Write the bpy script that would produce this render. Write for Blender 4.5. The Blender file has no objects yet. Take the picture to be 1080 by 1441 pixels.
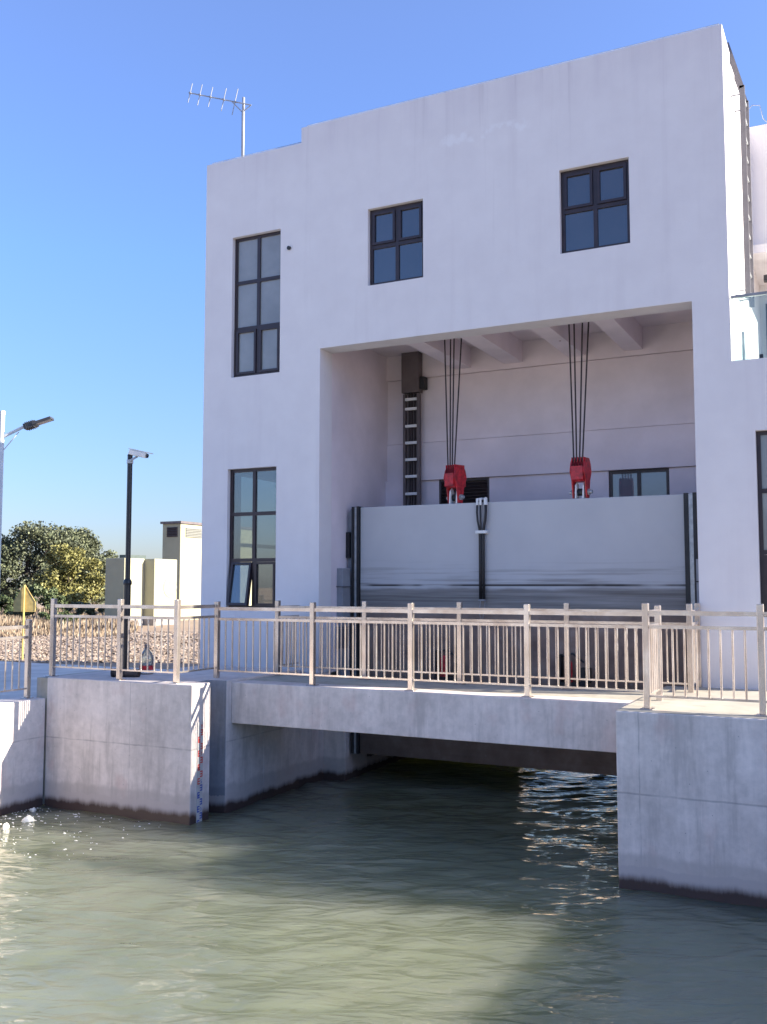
import bpy, math, random
import numpy as np
from mathutils import Vector, Matrix

random.seed(7)
rng = np.random.default_rng(7)
S = bpy.context.scene
COL = S.collection
PI = math.pi

# ------------------------------------------------------------------ helpers
class MB:
    """collects faces and links them as one mesh object"""
    def __init__(self):
        self.v = []; self.f = []
    def add(self, vs, fs):
        n = len(self.v)
        self.v += [tuple(p) for p in vs]
        self.f += [tuple(i + n for i in f) for f in fs]
        return self
    def box(self, x0, x1, y0, y1, z0, z1):
        vs = [(x, y, z) for z in (z0, z1) for y in (y0, y1) for x in (x0, x1)]
        return self.add(vs, [(0,2,3,1),(4,5,7,6),(0,1,5,4),(2,6,7,3),(0,4,6,2),(1,3,7,5)])
    def obox(self, c, ax, ay, az, hx, hy, hz):
        c = Vector(c); ax = Vector(ax); ay = Vector(ay); az = Vector(az)
        vs = [c + ax*(hx*i) + ay*(hy*j) + az*(hz*k) for k in (-1,1) for j in (-1,1) for i in (-1,1)]
        return self.add(vs, [(0,2,3,1),(4,5,7,6),(0,1,5,4),(2,6,7,3),(0,4,6,2),(1,3,7,5)])
    def tube(self, pts, r, n=8, cap=True):
        pts = [Vector(p) for p in pts]
        rs = r if isinstance(r, (list, tuple)) else [r]*len(pts)
        base = len(self.v); ref = None
        for i, p in enumerate(pts):
            t = (pts[min(i+1, len(pts)-1)] - pts[max(i-1, 0)]).normalized()
            if ref is None:
                ref = Vector((1,0,0)) if abs(t.x) < .8 else Vector((0,1,0))
            a = (ref - t*ref.dot(t)).normalized(); b = t.cross(a); ref = a
            for k in range(n):
                an = 2*PI*k/n
                self.v.append(tuple(p + (a*math.cos(an) + b*math.sin(an))*rs[i]))
        for i in range(len(pts)-1):
            for k in range(n):
                a0 = base+i*n+k; a1 = base+i*n+(k+1) % n
                self.f.append((a0, a1, a1+n, a0+n))
        if cap:
            self.f.append(tuple(base+k for k in reversed(range(n))))
            e = base+(len(pts)-1)*n
            self.f.append(tuple(e+k for k in range(n)))
        return self
    def prism(self, poly, axis, a0, a1):
        """poly: 2-D outline in the two axes other than `axis`"""
        def P(q, a):
            return {0:(a,q[0],q[1]), 1:(q[0],a,q[1]), 2:(q[0],q[1],a)}[axis]
        n = len(poly)
        vs = [P(q, a0) for q in poly] + [P(q, a1) for q in poly]
        fs = [tuple(reversed(range(n))), tuple(range(n, 2*n))]
        for i in range(n):
            j = (i+1) % n
            fs.append((i, j, j+n, i+n))
        return self.add(vs, fs)
    def build(self, name, mat, parent=None, smooth=False, fix=True):
        me = bpy.data.meshes.new(name)
        off = origin(parent)
        me.from_pydata([(x-off[0], y-off[1], z-off[2]) for x, y, z in self.v], [], self.f)
        me.materials.append(mat)
        if fix:
            import bmesh
            bm = bmesh.new(); bm.from_mesh(me)
            bmesh.ops.recalc_face_normals(bm, faces=bm.faces)
            bm.to_mesh(me); bm.free()
        if smooth:
            me.polygons.foreach_set('use_smooth', [True]*len(me.polygons))
        o = bpy.data.objects.new(name, me); COL.objects.link(o)
        if parent: o.parent = parent
        return o

def origin(o):
    p = Vector((0,0,0))
    while o:
        p += o.location; o = o.parent
    return p

def tag(o, label=None, cat=None, group=None, kind=None):
    if label: o['label'] = label
    if cat: o['category'] = cat
    if group: o['group'] = group
    if kind: o['kind'] = kind
    return o

def thing(name, label, cat, loc=(0,0,0), group=None):
    o = bpy.data.objects.new(name, None); COL.objects.link(o)
    o.empty_display_size = .1
    o.location = loc
    return tag(o, label, cat, group)

def dup(o, parent, loc):
    """copy of one part (sharing its mesh) placed at a world position"""
    c = o.copy(); COL.objects.link(c); c.parent = parent
    c.location = Vector(loc) - origin(parent)
    return c

def bevel(o, w=.012, seg=2):
    m = o.modifiers.new('bevel', 'BEVEL'); m.width = w; m.segments = seg
    m.limit_method = 'ANGLE'; m.angle_limit = math.radians(50)
    return o

# view-independent map helper: bearing columns used when the far objects were surveyed
YAW = .466148
FW = Vector((-math.sin(YAW), math.cos(YAW), 0)); RT = Vector((math.cos(YAW), math.sin(YAW), 0))
def at(px, d):
    p = FW*d + RT*((px-540)/1361.8*d)
    return p.x, p.y

# ------------------------------------------------------------------ materials
def mat(name):
    m = bpy.data.materials.new(name); m.use_nodes = True
    nt = m.node_tree; b = nt.nodes['Principled BSDF']
    return m, nt, b
def N(nt, t, **kw):
    n = nt.nodes.new(t)
    for k, v in kw.items():
        if k in n.inputs.keys(): n.inputs[k].default_value = v
        else: setattr(n, k, v)
    return n
def L(nt, a, b): nt.links.new(a, b)
def pos(nt, scale=(1,1,1), loc=(0,0,0)):
    g = N(nt, 'ShaderNodeNewGeometry'); mp = N(nt, 'ShaderNodeMapping')
    mp.inputs['Scale'].default_value = scale; mp.inputs['Location'].default_value = loc
    L(nt, g.outputs['Position'], mp.inputs['Vector'])
    return mp.outputs['Vector']
def noise(nt, vec, scale, detail=4, rough=.55):
    n = N(nt, 'ShaderNodeTexNoise'); n.inputs['Scale'].default_value = scale
    n.inputs['Detail'].default_value = detail; n.inputs['Roughness'].default_value = rough
    if vec is not None: L(nt, vec, n.inputs['Vector'])
    return n.outputs['Fac']
def ramp(nt, fac, stops):
    r = N(nt, 'ShaderNodeValToRGB'); e = r.color_ramp.elements
    while len(e) < len(stops): e.new(.5)
    for i, (p, c) in enumerate(stops):
        e[i].position = p; e[i].color = (*c, 1) if len(c) == 3 else c
    L(nt, fac, r.inputs['Fac'])
    return r.outputs['Color']
def mix(nt, fac, a, b, mode='MIX'):
    m = N(nt, 'ShaderNodeMix', data_type='RGBA', blend_type=mode)
    for s, v in ((m.inputs[0], fac), (m.inputs[6], a), (m.inputs[7], b)):
        if isinstance(v, (int, float)): s.default_value = v
        elif isinstance(v, tuple): s.default_value = (*v, 1)
        else: L(nt, v, s)
    return m.outputs[2]
def math_(nt, op, a, b=None, c=None):
    m = N(nt, 'ShaderNodeMath', operation=op)
    for i, v in enumerate((a, b, c)):
        if v is None: continue
        if isinstance(v, (int, float)): m.inputs[i].default_value = v
        else: L(nt, v, m.inputs[i])
    return m.outputs[0]
def maprange(nt, v, a, b, c=0., d=1., smooth=True):
    m = N(nt, 'ShaderNodeMapRange'); m.interpolation_type = 'SMOOTHSTEP' if smooth else 'LINEAR'
    L(nt, v, m.inputs[0])
    for i, x in enumerate((a, b, c, d)): m.inputs[i+1].default_value = x
    return m.outputs[0]
def sep(nt):
    g = N(nt, 'ShaderNodeNewGeometry'); s = N(nt, 'ShaderNodeSeparateXYZ')
    L(nt, g.outputs['Position'], s.inputs[0]); return s.outputs
def bump(nt, b, h, strength=.3, dist=.01):
    n = N(nt, 'ShaderNodeBump'); n.inputs['Strength'].default_value = strength
    n.inputs['Distance'].default_value = dist
    L(nt, h, n.inputs['Height']); L(nt, n.outputs[0], b.inputs['Normal'])
def simple(name, col, rough=.5, metal=0., var=.12, scale=6., bstr=0., spec=.5):
    m, nt, b = mat(name)
    f = noise(nt, pos(nt), scale, 5)
    lo = tuple(c*(1-var) for c in col); hi = tuple(min(1, c*(1+var)) for c in col)
    L(nt, ramp(nt, f, [(.3, lo), (.7, hi)]), b.inputs['Base Color'])
    b.inputs['Roughness'].default_value = rough; b.inputs['Metallic'].default_value = metal
    b.inputs['Specular IOR Level'].default_value = spec
    if bstr: bump(nt, b, noise(nt, pos(nt), scale*8, 4), bstr, .005)
    return m

def m_plaster():
    m, nt, b = mat('painted_render')
    big = noise(nt, pos(nt), .35, 4)
    fine = noise(nt, pos(nt), 2.6, 6)
    streak = noise(nt, pos(nt, (3.2, 3.2, .22)), 1., 4)
    c = ramp(nt, big, [(.3, (.715,.685,.695)), (.7, (.77,.745,.75))])
    c = mix(nt, .5, c, ramp(nt, fine, [(.3, (.695,.665,.68)), (.72, (.78,.755,.765))]))
    c = mix(nt, maprange(nt, streak, .52, .75, 0, .30), c, (.62,.58,.60))
    x, y, z = sep(nt)
    # grime under the parapet and patched marks below it
    top = maprange(nt, z, 8.7, 9.8, 0, .30)
    c = mix(nt, math_(nt, 'MULTIPLY', top, maprange(nt, streak, .3, .7, .3, 1)), c, (.50,.45,.52))
    drip = noise(nt, pos(nt, (11, 11, .28)), 1., 3, .6)
    dm = math_(nt, 'MULTIPLY', maprange(nt, drip, .56, .74, 0, 1), math_(nt, 'ADD', maprange(nt, z, 8.0, 9.6, 0, .17), maprange(nt, big, .5, .7, 0, .14)))
    c = mix(nt, dm, c, (.42,.38,.41))
    # pale filler patches where lettering once hung
    line = math_(nt, 'ADD', math_(nt, 'MULTIPLY', x, .0), z)
    band = math_(nt, 'MULTIPLY', maprange(nt, line, 8.74, 8.80), maprange(nt, line, 9.02, 8.94))
    span = math_(nt, 'MULTIPLY', maprange(nt, x, -6.45, -6.3), maprange(nt, x, -4.55, -4.75))
    pn = noise(nt, pos(nt, (1.,1.,.8)), 4.2, 5)
    pat = math_(nt, 'MULTIPLY', math_(nt, 'MULTIPLY', band, span), maprange(nt, pn, .46, .60, 0, .55))
    c = mix(nt, pat, c, (.82,.82,.84))
    # splash dirt near the ground
    low = math_(nt, 'MULTIPLY', maprange(nt, z, .75, .0, 0, .38), maprange(nt, fine, .3, .7, .2, 1))
    c = mix(nt, low, c, (.45,.43,.46))
    L(nt, c, b.inputs['Base Color'])
    b.inputs['Roughness'].default_value = .88; b.inputs['Specular IOR Level'].default_value = .25
    h = math_(nt, 'ADD', noise(nt, pos(nt), 45, 5), math_(nt, 'MULTIPLY', noise(nt, pos(nt), 1.6, 3), 2.5))
    bump(nt, b, h, .22, .006)
    return m

def m_concrete(name='cast_concrete', base=(.68,.605,.575), wet=True, joints=True):
    m, nt, b = mat(name)
    x, y, z = sep(nt)
    big = noise(nt, pos(nt), .8, 5); fine = noise(nt, pos(nt), 9, 6, .65)
    streak = noise(nt, pos(nt, (4.5, 4.5, .5)), 1., 6, .65)
    d = tuple(c*.66 for c in base); l = tuple(c*1.20 for c in base)
    c = ramp(nt, big, [(.28, d), (.72, l)])
    mid = noise(nt, pos(nt), 2.6, 5, .6)
    c = mix(nt, maprange(nt, mid, .55, .72, 0, .45), c, tuple(k*.60 for k in base))
    c = mix(nt, .38, c, ramp(nt, fine, [(.3, d), (.7, l)]))
    c = mix(nt, maprange(nt, streak, .5, .68, 0, .55), c, tuple(k*.55 for k in base))
    c = mix(nt, maprange(nt, streak, .48, .32, 0, .35), c, tuple(min(1,k*1.32) for k in base))
    blot = noise(nt, pos(nt, (1,1,.7)), 2.1, 4)
    c = mix(nt, maprange(nt, blot, .56, .72, 0, .38), c, (base[0]*.8, base[1]*.62, base[2]*.6))
    # bug holes
    vo = N(nt, 'ShaderNodeTexVoronoi'); L(nt, pos(nt), vo.inputs['Vector']); vo.inputs['Scale'].default_value = 7
    hole = maprange(nt, vo.outputs['Distance'], .055, .03)
    c = mix(nt, math_(nt, 'MULTIPLY', hole, .55), c, (.12,.11,.12))
    h = math_(nt, 'SUBTRACT', fine, math_(nt, 'MULTIPLY', hole, 1.5))
    if joints:
        wob = math_(nt, 'MULTIPLY', math_(nt, 'SUBTRACT', noise(nt, pos(nt), 3, 2), .5), .03)
        jz = math_(nt, 'ABSOLUTE', math_(nt, 'ADD', math_(nt, 'ADD', z, .93), wob))
        jx = math_(nt, 'ABSOLUTE', math_(nt, 'SUBTRACT', math_(nt, 'PINGPONG', math_(nt, 'ADD', math_(nt, 'ADD', x, 10.05), wob), .95), 0))
        mz = maprange(nt, jz, .016, .004); mx = maprange(nt, jx, .012, .003)
        below = maprange(nt, z, -.70, -.74)
        j = math_(nt, 'MAXIMUM', math_(nt, 'MULTIPLY', mz, .40), math_(nt, 'MULTIPLY', mx, .34))
        j = math_(nt, 'MULTIPLY', j, maprange(nt, noise(nt, pos(nt), 4, 2), .3, .6, .25, 1))
        c = mix(nt, j, c, (.16,.15,.16))
        h = math_(nt, 'SUBTRACT', h, j)
    if wet:
        # tide marks: pale grime line, then the dark wet algae band at the water
        wz = math_(nt, 'ADD', z, math_(nt, 'MULTIPLY', math_(nt, 'SUBTRACT', noise(nt, pos(nt, (1,1,.2)), 2.6, 6, .65), .5), .24))
        c = mix(nt, math_(nt, 'MULTIPLY', maprange(nt, wz, -1.56, -1.64), .6), c, tuple(k*.62 for k in base))
        c = mix(nt, math_(nt, 'MULTIPLY', maprange(nt, wz, -1.725, -1.745), .75), c, (.50,.44,.42))
        wt = maprange(nt, wz, -1.80, -1.92)
        c = mix(nt, wt, c, (.075,.05,.045))
        L(nt, maprange(nt, wt, 0, 1, .85, .25), b.inputs['Roughness'])
    else:
        b.inputs['Roughness'].default_value = .85
    L(nt, c, b.inputs['Base Color'])
    b.inputs['Specular IOR Level'].default_value = .3
    bump(nt, b, h, .35, .006)
    return m

def m_gate():
    m, nt, b = mat('gate_paint')
    x, y, z = sep(nt)
    wob = math_(nt, 'MULTIPLY', math_(nt, 'SUBTRACT', noise(nt, pos(nt, (.6,1,2)), 1.5, 4), .5), .16)
    zz = math_(nt, 'ADD', z, wob)
    c = ramp(nt, noise(nt, pos(nt), 1.1, 5), [(.3, (.475,.475,.495)), (.7, (.53,.53,.545))])
    hs = noise(nt, pos(nt, (.6, 1, 20)), 1., 4)
    zone = math_(nt, 'MULTIPLY', maprange(nt, zz, 1.98, 1.45), 1.)
    c = mix(nt, math_(nt, 'MULTIPLY', zone, maprange(nt, hs, .45, .66, 0, .6)), c, (.19,.17,.16))
    ln = maprange(nt, math_(nt, 'ABSOLUTE', math_(nt, 'SUBTRACT', z, 1.455)), .025, .008)
    ln = math_(nt, 'MULTIPLY', ln, maprange(nt, noise(nt, pos(nt, (1,1,.1)), 1.1, 2), .38, .55, .1, .95))
    c = mix(nt, ln, c, (.035,.03,.03))
    low = maprange(nt, zz, 1.44, 1.36)
    scum = ramp(nt, hs, [(.30, (.10,.085,.075)), (.52, (.21,.195,.185)), (.75, (.36,.345,.34))])
    c = mix(nt, math_(nt, 'MULTIPLY', low, .9), c, scum)
    rust = maprange(nt, zz, 1.02, .93)
    rc = ramp(nt, noise(nt, pos(nt, (1,1,.8)), 3.2, 6, .65), [(.3, (.15,.095,.072)), (.55, (.27,.19,.15)), (.78, (.40,.32,.275))])
    vo = N(nt, 'ShaderNodeTexVoronoi'); L(nt, pos(nt), vo.inputs['Vector']); vo.inputs['Scale'].default_value = 5
    rc = mix(nt, maprange(nt, vo.outputs['Distance'], .14, .05, 0, .6), rc, (.36,.30,.27))
    rc = mix(nt, maprange(nt, zz, .1, -.45), rc, mix(nt, .35, (.040,.027,.021), rc))  # wet algae tone; its dark colour also deepens the shade under the bridge
    c = mix(nt, math_(nt, 'MULTIPLY', rust, .93), c, rc)
    L(nt, c, b.inputs['Base Color'])
    L(nt, maprange(nt, zone, 0, 1, .62, .85), b.inputs['Roughness'])
    bump(nt, b, math_(nt, 'ADD', noise(nt, pos(nt), .9, 2), math_(nt, 'MULTIPLY', noise(nt, pos(nt), 30, 4), .06)), .25, .03)
    return m

def m_steel():
    m, nt, b = mat('stainless_steel')
    n1 = noise(nt, pos(nt, (2,2,1.2)), 2.2, 3)
    c = ramp(nt, n1, [(.3, (.50,.42,.365)), (.55, (.64,.565,.51)), (.75, (.75,.69,.64))])
    sp = noise(nt, pos(nt, (2,2,1)), 2.4, 3)
    c = mix(nt, maprange(nt, sp, .60, .74, 0, .3), c, (.30,.19,.14))
    L(nt, c, b.inputs['Base Color'])
    b.inputs['Metallic'].default_value = .85
    b.inputs['Roughness'].default_value = .27
    return m

def m_glass(name, tint, f0=.16, dirt=.5, trans=0.):
    m, nt, b = mat(name)
    out = nt.nodes['Material Output']
    n1 = noise(nt, pos(nt), 1.7, 4)
    b.inputs['Roughness'].default_value = .9
    b.inputs['Specular IOR Level'].default_value = 0.
    L(nt, ramp(nt, n1, [(.3, tuple(c*(1-dirt*.4) for c in tint)), (.7, tuple(c*(1+dirt*.4) for c in tint))]), b.inputs['Base Color'])
    gl = N(nt, 'ShaderNodeBsdfGlossy'); gl.inputs['Roughness'].default_value = .015
    gl.inputs['Color'].default_value = (.92,.92,.93,1)
    bn = N(nt, 'ShaderNodeBump'); bn.inputs['Strength'].default_value = .05; bn.inputs['Distance'].default_value = .02
    L(nt, noise(nt, pos(nt), 1.3, 1), bn.inputs['Height']); L(nt, bn.outputs[0], gl.inputs['Normal'])
    fr = N(nt, 'ShaderNodeFresnel'); fr.inputs['IOR'].default_value = 1.5
    fac = math_(nt, 'ADD', math_(nt, 'MULTIPLY', fr.outputs[0], 1.2), f0)
    ms = N(nt, 'ShaderNodeMixShader'); L(nt, fac, ms.inputs[0])
    base = b.outputs[0]
    if trans:
        tr = N(nt, 'ShaderNodeBsdfTransparent'); tr.inputs['Color'].default_value = (.80,.88,.86,1)
        m2 = N(nt, 'ShaderNodeMixShader'); m2.inputs[0].default_value = trans
        L(nt, base, m2.inputs[1]); L(nt, tr.outputs[0], m2.inputs[2]); base = m2.outputs[0]
    L(nt, base, ms.inputs[1]); L(nt, gl.outputs[0], ms.inputs[2])
    L(nt, ms.outputs[0], out.inputs['Surface'])
    return m

def m_water():
    m, nt, b = mat('murky_water')
    c = ramp(nt, noise(nt, pos(nt), .45, 4), [(.3, (.17,.186,.116)), (.7, (.23,.243,.16))])
    L(nt, c, b.inputs['Base Color'])
    b.inputs['Roughness'].default_value = .02; b.inputs['IOR'].default_value = 1.62
    b.inputs['Specular IOR Level'].default_value = .5
    b.inputs['Subsurface Weight'].default_value = 1.
    b.inputs['Subsurface Radius'].default_value = (1., 1., .55)
    b.inputs['Subsurface Scale'].default_value = 6.
    rot = N(nt, 'ShaderNodeMapping'); rot.inputs['Rotation'].default_value = (0, 0, -.42)
    L(nt, N(nt, 'ShaderNodeNewGeometry').outputs['Position'], rot.inputs['Vector'])
    def wv(sx, sy, sc, det):
        mp = N(nt, 'ShaderNodeMapping'); mp.inputs['Scale'].default_value = (sx, sy, 1)
        L(nt, rot.outputs[0], mp.inputs['Vector'])
        n = N(nt, 'ShaderNodeTexNoise'); n.inputs['Scale'].default_value = sc; n.inputs['Detail'].default_value = det
        n.inputs['Distortion'].default_value = .6
        L(nt, mp.outputs[0], n.inputs['Vector']); return n.outputs['Fac']
    def ridge(v): # sharper crests
        return math_(nt, 'SUBTRACT', 1., math_(nt, 'MULTIPLY', math_(nt, 'ABSOLUTE', math_(nt, 'SUBTRACT', v, .5)), 2.))
    w = math_(nt, 'ADD', math_(nt, 'MULTIPLY', ridge(wv(.5, 1.5, 2.1, 2)), 1.), math_(nt, 'MULTIPLY', wv(.6, 1.5, 6.5, 4), .45))
    patch = maprange(nt, noise(nt, pos(nt), .5, 2), .35, .65, .45, 1.)
    bump(nt, b, math_(nt, 'MULTIPLY', w, patch), .7, .075)
    return m

def m_leaf(name, stops):
    m, nt, b = mat(name)
    g = N(nt, 'ShaderNodeNewGeometry')
    c = ramp(nt, g.outputs['Random Per Island'], stops)
    c = mix(nt, maprange(nt, noise(nt, pos(nt), .55, 3), .35, .65, 0, .6), c, tuple(k*.7 for k in stops[0][1]))
    L(nt, c, b.inputs['Base Color']); b.inputs['Roughness'].default_value = .6
    b.inputs['Specular IOR Level'].default_value = .3
    return m

def m_ground():
    m, nt, b = mat('soil')
    n1 = noise(nt, pos(nt), .10, 6); n2 = noise(nt, pos(nt), 1.3, 6, .7)
    c = ramp(nt, n1, [(.3, (.33,.20,.135)), (.5, (.38,.265,.18)), (.72, (.28,.225,.14))])
    c = mix(nt, .5, c, ramp(nt, n2, [(.3, (.17,.12,.08)), (.7, (.42,.33,.24))]))
    L(nt, c, b.inputs['Base Color']); b.inputs['Roughness'].default_value = .95
    bump(nt, b, n2, .6, .1)
    return m

PLASTER = m_plaster()
RECESS = simple('recess_render', (.74,.665,.70), .9, var=.10, scale=1.1, bstr=.15, spec=.2)
CONC = m_concrete()
CONC_R = m_concrete('grey_concrete', (.75,.66,.61))
CONC_DECK = m_concrete('deck_concrete', (.46,.42,.35), wet=False, joints=False)
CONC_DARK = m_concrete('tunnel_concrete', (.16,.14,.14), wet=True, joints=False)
SLOT_SHADE = m_concrete('slot_shade_concrete', (.30,.31,.345), wet=True, joints=False)  # darker concrete copy, the slot's shade put into its colour
GATE = m_gate()
STEEL = m_steel()
FRAME = simple('window_frame_paint', (.032,.021,.026), .4, var=.2)
RUBBER = simple('black_rubber', (.016,.016,.019), .5, var=.3)
PALEMETAL = simple('galvanised_metal', (.42,.44,.46), .4, .5, var=.2, scale=12)
GREYPAINT = simple('grey_painted_steel', (.26,.27,.30), .5, var=.15, scale=4)
BROWNPAINT = simple('brown_grey_steel', (.12,.097,.10), .5, var=.2, scale=4)
WHITE = simple('white_paint', (.76,.76,.75), .5, var=.08)
RED = simple('red_paint', (.46,.018,.028), .42, var=.5, scale=14)
DARKRED = simple('dark_red_paint', (.20,.010,.016), .45, var=.3, scale=9)
ROPE = simple('greased_wire_rope', (.030,.020,.022), .5, var=.3, scale=30)
BLACKPAINT = simple('black_paint', (.014,.014,.018), .33, var=.3)
CREAM = simple('cream_render', (.37,.35,.24), .85, var=.06, scale=1.2)
GREENROOF = simple('dark_roof_sheet', (.06,.08,.075), .7, var=.2)
YELLOW = simple('yellow_sign_paint', (.52,.38,.11), .5, var=.15)
YELLOW_BACK = simple('sign_back_metal', (.50,.37,.13), .55, var=.2)
LOUVRE = simple('louvre_metal', (.050,.038,.042), .5, var=.2)
PALELOUVRE = simple('pale_louvre_metal', (.22,.22,.20), .6, var=.1)
LAMPGREY = simple('lamp_casing', (.045,.045,.05), .45, var=.2)
LAMPPOLE = simple('lamp_pole_paint', (.62,.64,.64), .45, var=.1)
BARK = simple('bark', (.085,.065,.05), .9, var=.3, scale=9, bstr=.5)
FOAM = simple('foam_plastic', (.74,.73,.68), .8, var=.12, scale=20, bstr=.4)
PAVE = simple('pavement_concrete', (.62,.565,.52), .9, var=.18, scale=1.4, bstr=.2)
LEAFDARK = m_leaf('dark_leaves', [(0, (.08,.09,.06)), (.5, (.13,.15,.082)), (1, (.22,.23,.13))])
LEAFYEL = m_leaf('yellow_green_leaves', [(0, (.13,.125,.04)), (.5, (.24,.225,.075)), (1, (.34,.31,.11))])
LEAFMID = m_leaf('mid_green_leaves', [(0, (.06,.085,.035)), (.5, (.10,.135,.06)), (1, (.16,.18,.09))])
DRY = m_leaf('dry_grass', [(0, (.24,.165,.11)), (.5, (.34,.26,.18)), (1, (.42,.35,.26))])
STONE = m_leaf('rubble_stone', [(0, (.26,.195,.155)), (.5, (.33,.26,.21)), (1, (.41,.335,.28))])
GROUND = m_ground()
WATER = m_water()
GL_TALL = m_glass('pale_window_glass', (.255,.26,.255), .02, .35)
GL_LOW = m_glass('clear_window_glass', (.06,.065,.065), .10, .9, .45)
GL_SQ = m_glass('dark_window_glass', (.030,.030,.036), .085, .6)
GL_BAL = m_glass('balcony_glass', (.45,.55,.55), .03, .4, .90)
ALGAE = None

# ------------------------------------------------------------------ setting: ground, pavement, water
ZW = -2.0
ZL = -.9
g = MB()
g.box(-900, -12.3, -900, 900, -4, ZL)
g.box(-12.3, -9.3, 13.35, 14.8, -4, ZL)
g.box(-12.3, -9.3, 14.8, 20, -4, ZL)
g.box(-12.3, -2.2, 110, 900, -4, ZL)
g.box(-2.2, 900, 14.8, 900, -4, ZL)
g.box(4.0, 900, 9.0, 14.8, -4, -.06)
g.box(2.25, 900, -900, 9.0, -4, -.06)
tag(g.build('ground', GROUND), kind='structure')

p = MB(); p.box(-48, -12.32, -40, 21.6, ZL-.3, ZL+.02)
tag(p.build('pavement', PAVE), kind='structure')

# water: one sheet, finely rippled where it is near the camera
def water():
    x0, x1, y0, y1, st = -14.0, 3.0, 1.0, 19.0, .05
    nx = int((x1-x0)/st)+1; ny = int((y1-y0)/st)+1
    X, Y = np.meshgrid(np.linspace(x0, x1, nx), np.linspace(y0, y1, ny))
    Z = np.zeros_like(X)
    # gentle warp so that crests are not straight
    WX = X + .25*np.sin(.9*Y+.4) + .18*np.sin(1.7*Y-.6*X)
    WY = Y + .25*np.sin(.8*X+1.1) + .15*np.sin(1.9*X+.7*Y)
    for k in range(64):
        lam = .16*(1.0/.16)**rng.random()
        th = rng.normal(2.0, .55)
        kx, ky = 2*PI/lam*math.cos(th), 2*PI/lam*math.sin(th)
        Z += .0031*lam**1.1*np.sin(kx*WX+ky*WY+rng.random()*2*PI)
    edge = np.minimum.reduce([X-x0, x1-X, Y-y0, y1-Y]); Z *= np.clip(edge/.6, 0, 1)
    V = np.stack([X, Y, Z+ZW], -1).reshape(-1, 3)
    i = np.arange(nx*ny).reshape(ny, nx)
    Q = np.stack([i[:-1,:-1], i[:-1,1:], i[1:,1:], i[1:,:-1]], -1).reshape(-1, 4)
    vs = [tuple(v) for v in V]; fs = [tuple(q) for q in Q.tolist()]
    def rect(a, b, c, d):
        n = len(vs); vs.extend([(a,c,ZW),(b,c,ZW),(b,d,ZW),(a,d,ZW)]); fs.append((n,n+1,n+2,n+3))
    rect(-14, 3, -300, y0); rect(-14, 3, y1, 125)
    me = bpy.data.meshes.new('water'); me.from_pydata(vs, [], fs); me.materials.append(WATER)
    me.polygons.foreach_set('use_smooth', [True]*len(me.polygons))
    o = bpy.data.objects.new('water', me); COL.objects.link(o)
    tag(o, kind='structure')
water()

# ------------------------------------------------------------------ gatehouse
YF = 14.5
XL, XR, XE = -11.07, -1.70, -.75
NX0, NX1, NZ, NY = -8.55, -2.22, 5.62, 17.18
house = thing('gatehouse', 'large pale lavender rendered gatehouse with a deep recess over the water gate', 'building', (XL, YF, 0))

def wall_with_holes(mb, xs, zs, solid, y0, y1):
    """solid(xc, zc) -> bool on a grid of cells; faces both sides and reveals"""
    def quad(a, b, c, d): mb.add([a,b,c,d], [(0,1,2,3)])
    nx, nz = len(xs)-1, len(zs)-1
    s = [[solid((xs[i]+xs[i+1])/2, (zs[j]+zs[j+1])/2) for j in range(nz)] for i in range(nx)]
    def S_(i, j): return 0 <= i < nx and 0 <= j < nz and s[i][j]
    for i in range(nx):
        for j in range(nz):
            if not s[i][j]: continue
            a, b, c, d = xs[i], xs[i+1], zs[j], zs[j+1]
            quad((a,y0,c),(b,y0,c),(b,y0,d),(a,y0,d)); quad((a,y1,c),(a,y1,d),(b,y1,d),(b,y1,c))
            if not S_(i-1,j): quad((a,y0,c),(a,y0,d),(a,y1,d),(a,y1,c))
            if not S_(i+1,j): quad((b,y0,c),(b,y1,c),(b,y1,d),(b,y0,d))
            if not S_(i,j-1): quad((a,y0,c),(a,y1,c),(b,y1,c),(b,y0,c))
            if not S_(i,j+1): quad((a,y0,d),(b,y0,d),(b,y1,d),(a,y1,d))

HOLES = {  # x0, x1, z0, z1 of the openings in the front
    'tall_up': (-10.45, -9.39, 5.28, 7.93), 'tall_low': (-10.50, -9.44, 1.03, 3.58),
    'sq_mid': (-7.60, -6.55, 6.61, 7.97), 'sq_right': (-4.19, -3.10, 6.64, 7.99),
    'narrow': (-1.40, -.95, 1.01, 3.64)}
xs = sorted({XL, -8.96, NX0, NX1, XR, XE} | {v for h in HOLES.values() for v in h[:2]})
zs = sorted({-.05, NZ, 9.45, 9.73, 4.67, 0.} | {v for h in HOLES.values() for v in h[2:]})
def solid(x, z):
    if x < -8.96 and z > 9.45: return False
    if x > XR and z > 4.67: return False
    if NX0 < x < NX1 and z < NZ: return False
    return not any(h[0] < x < h[1] and h[2] < z < h[3] for h in HOLES.values())
w = MB()
wall_with_holes(w, xs, zs, solid, YF, YF+.43)
BK = 26.0
# left side wall with one window in it
w.box(XL, XL+.25, YF+.43, 15.2, -1, 9.45); w.box(XL, XL+.25, 18.9, BK, -2.6, 9.45)
w.box(XL, XL+.25, 15.2, 18.9, -1, .95); w.box(XL, XL+.25, 15.2, 18.9, 3.6, 9.45)
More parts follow.
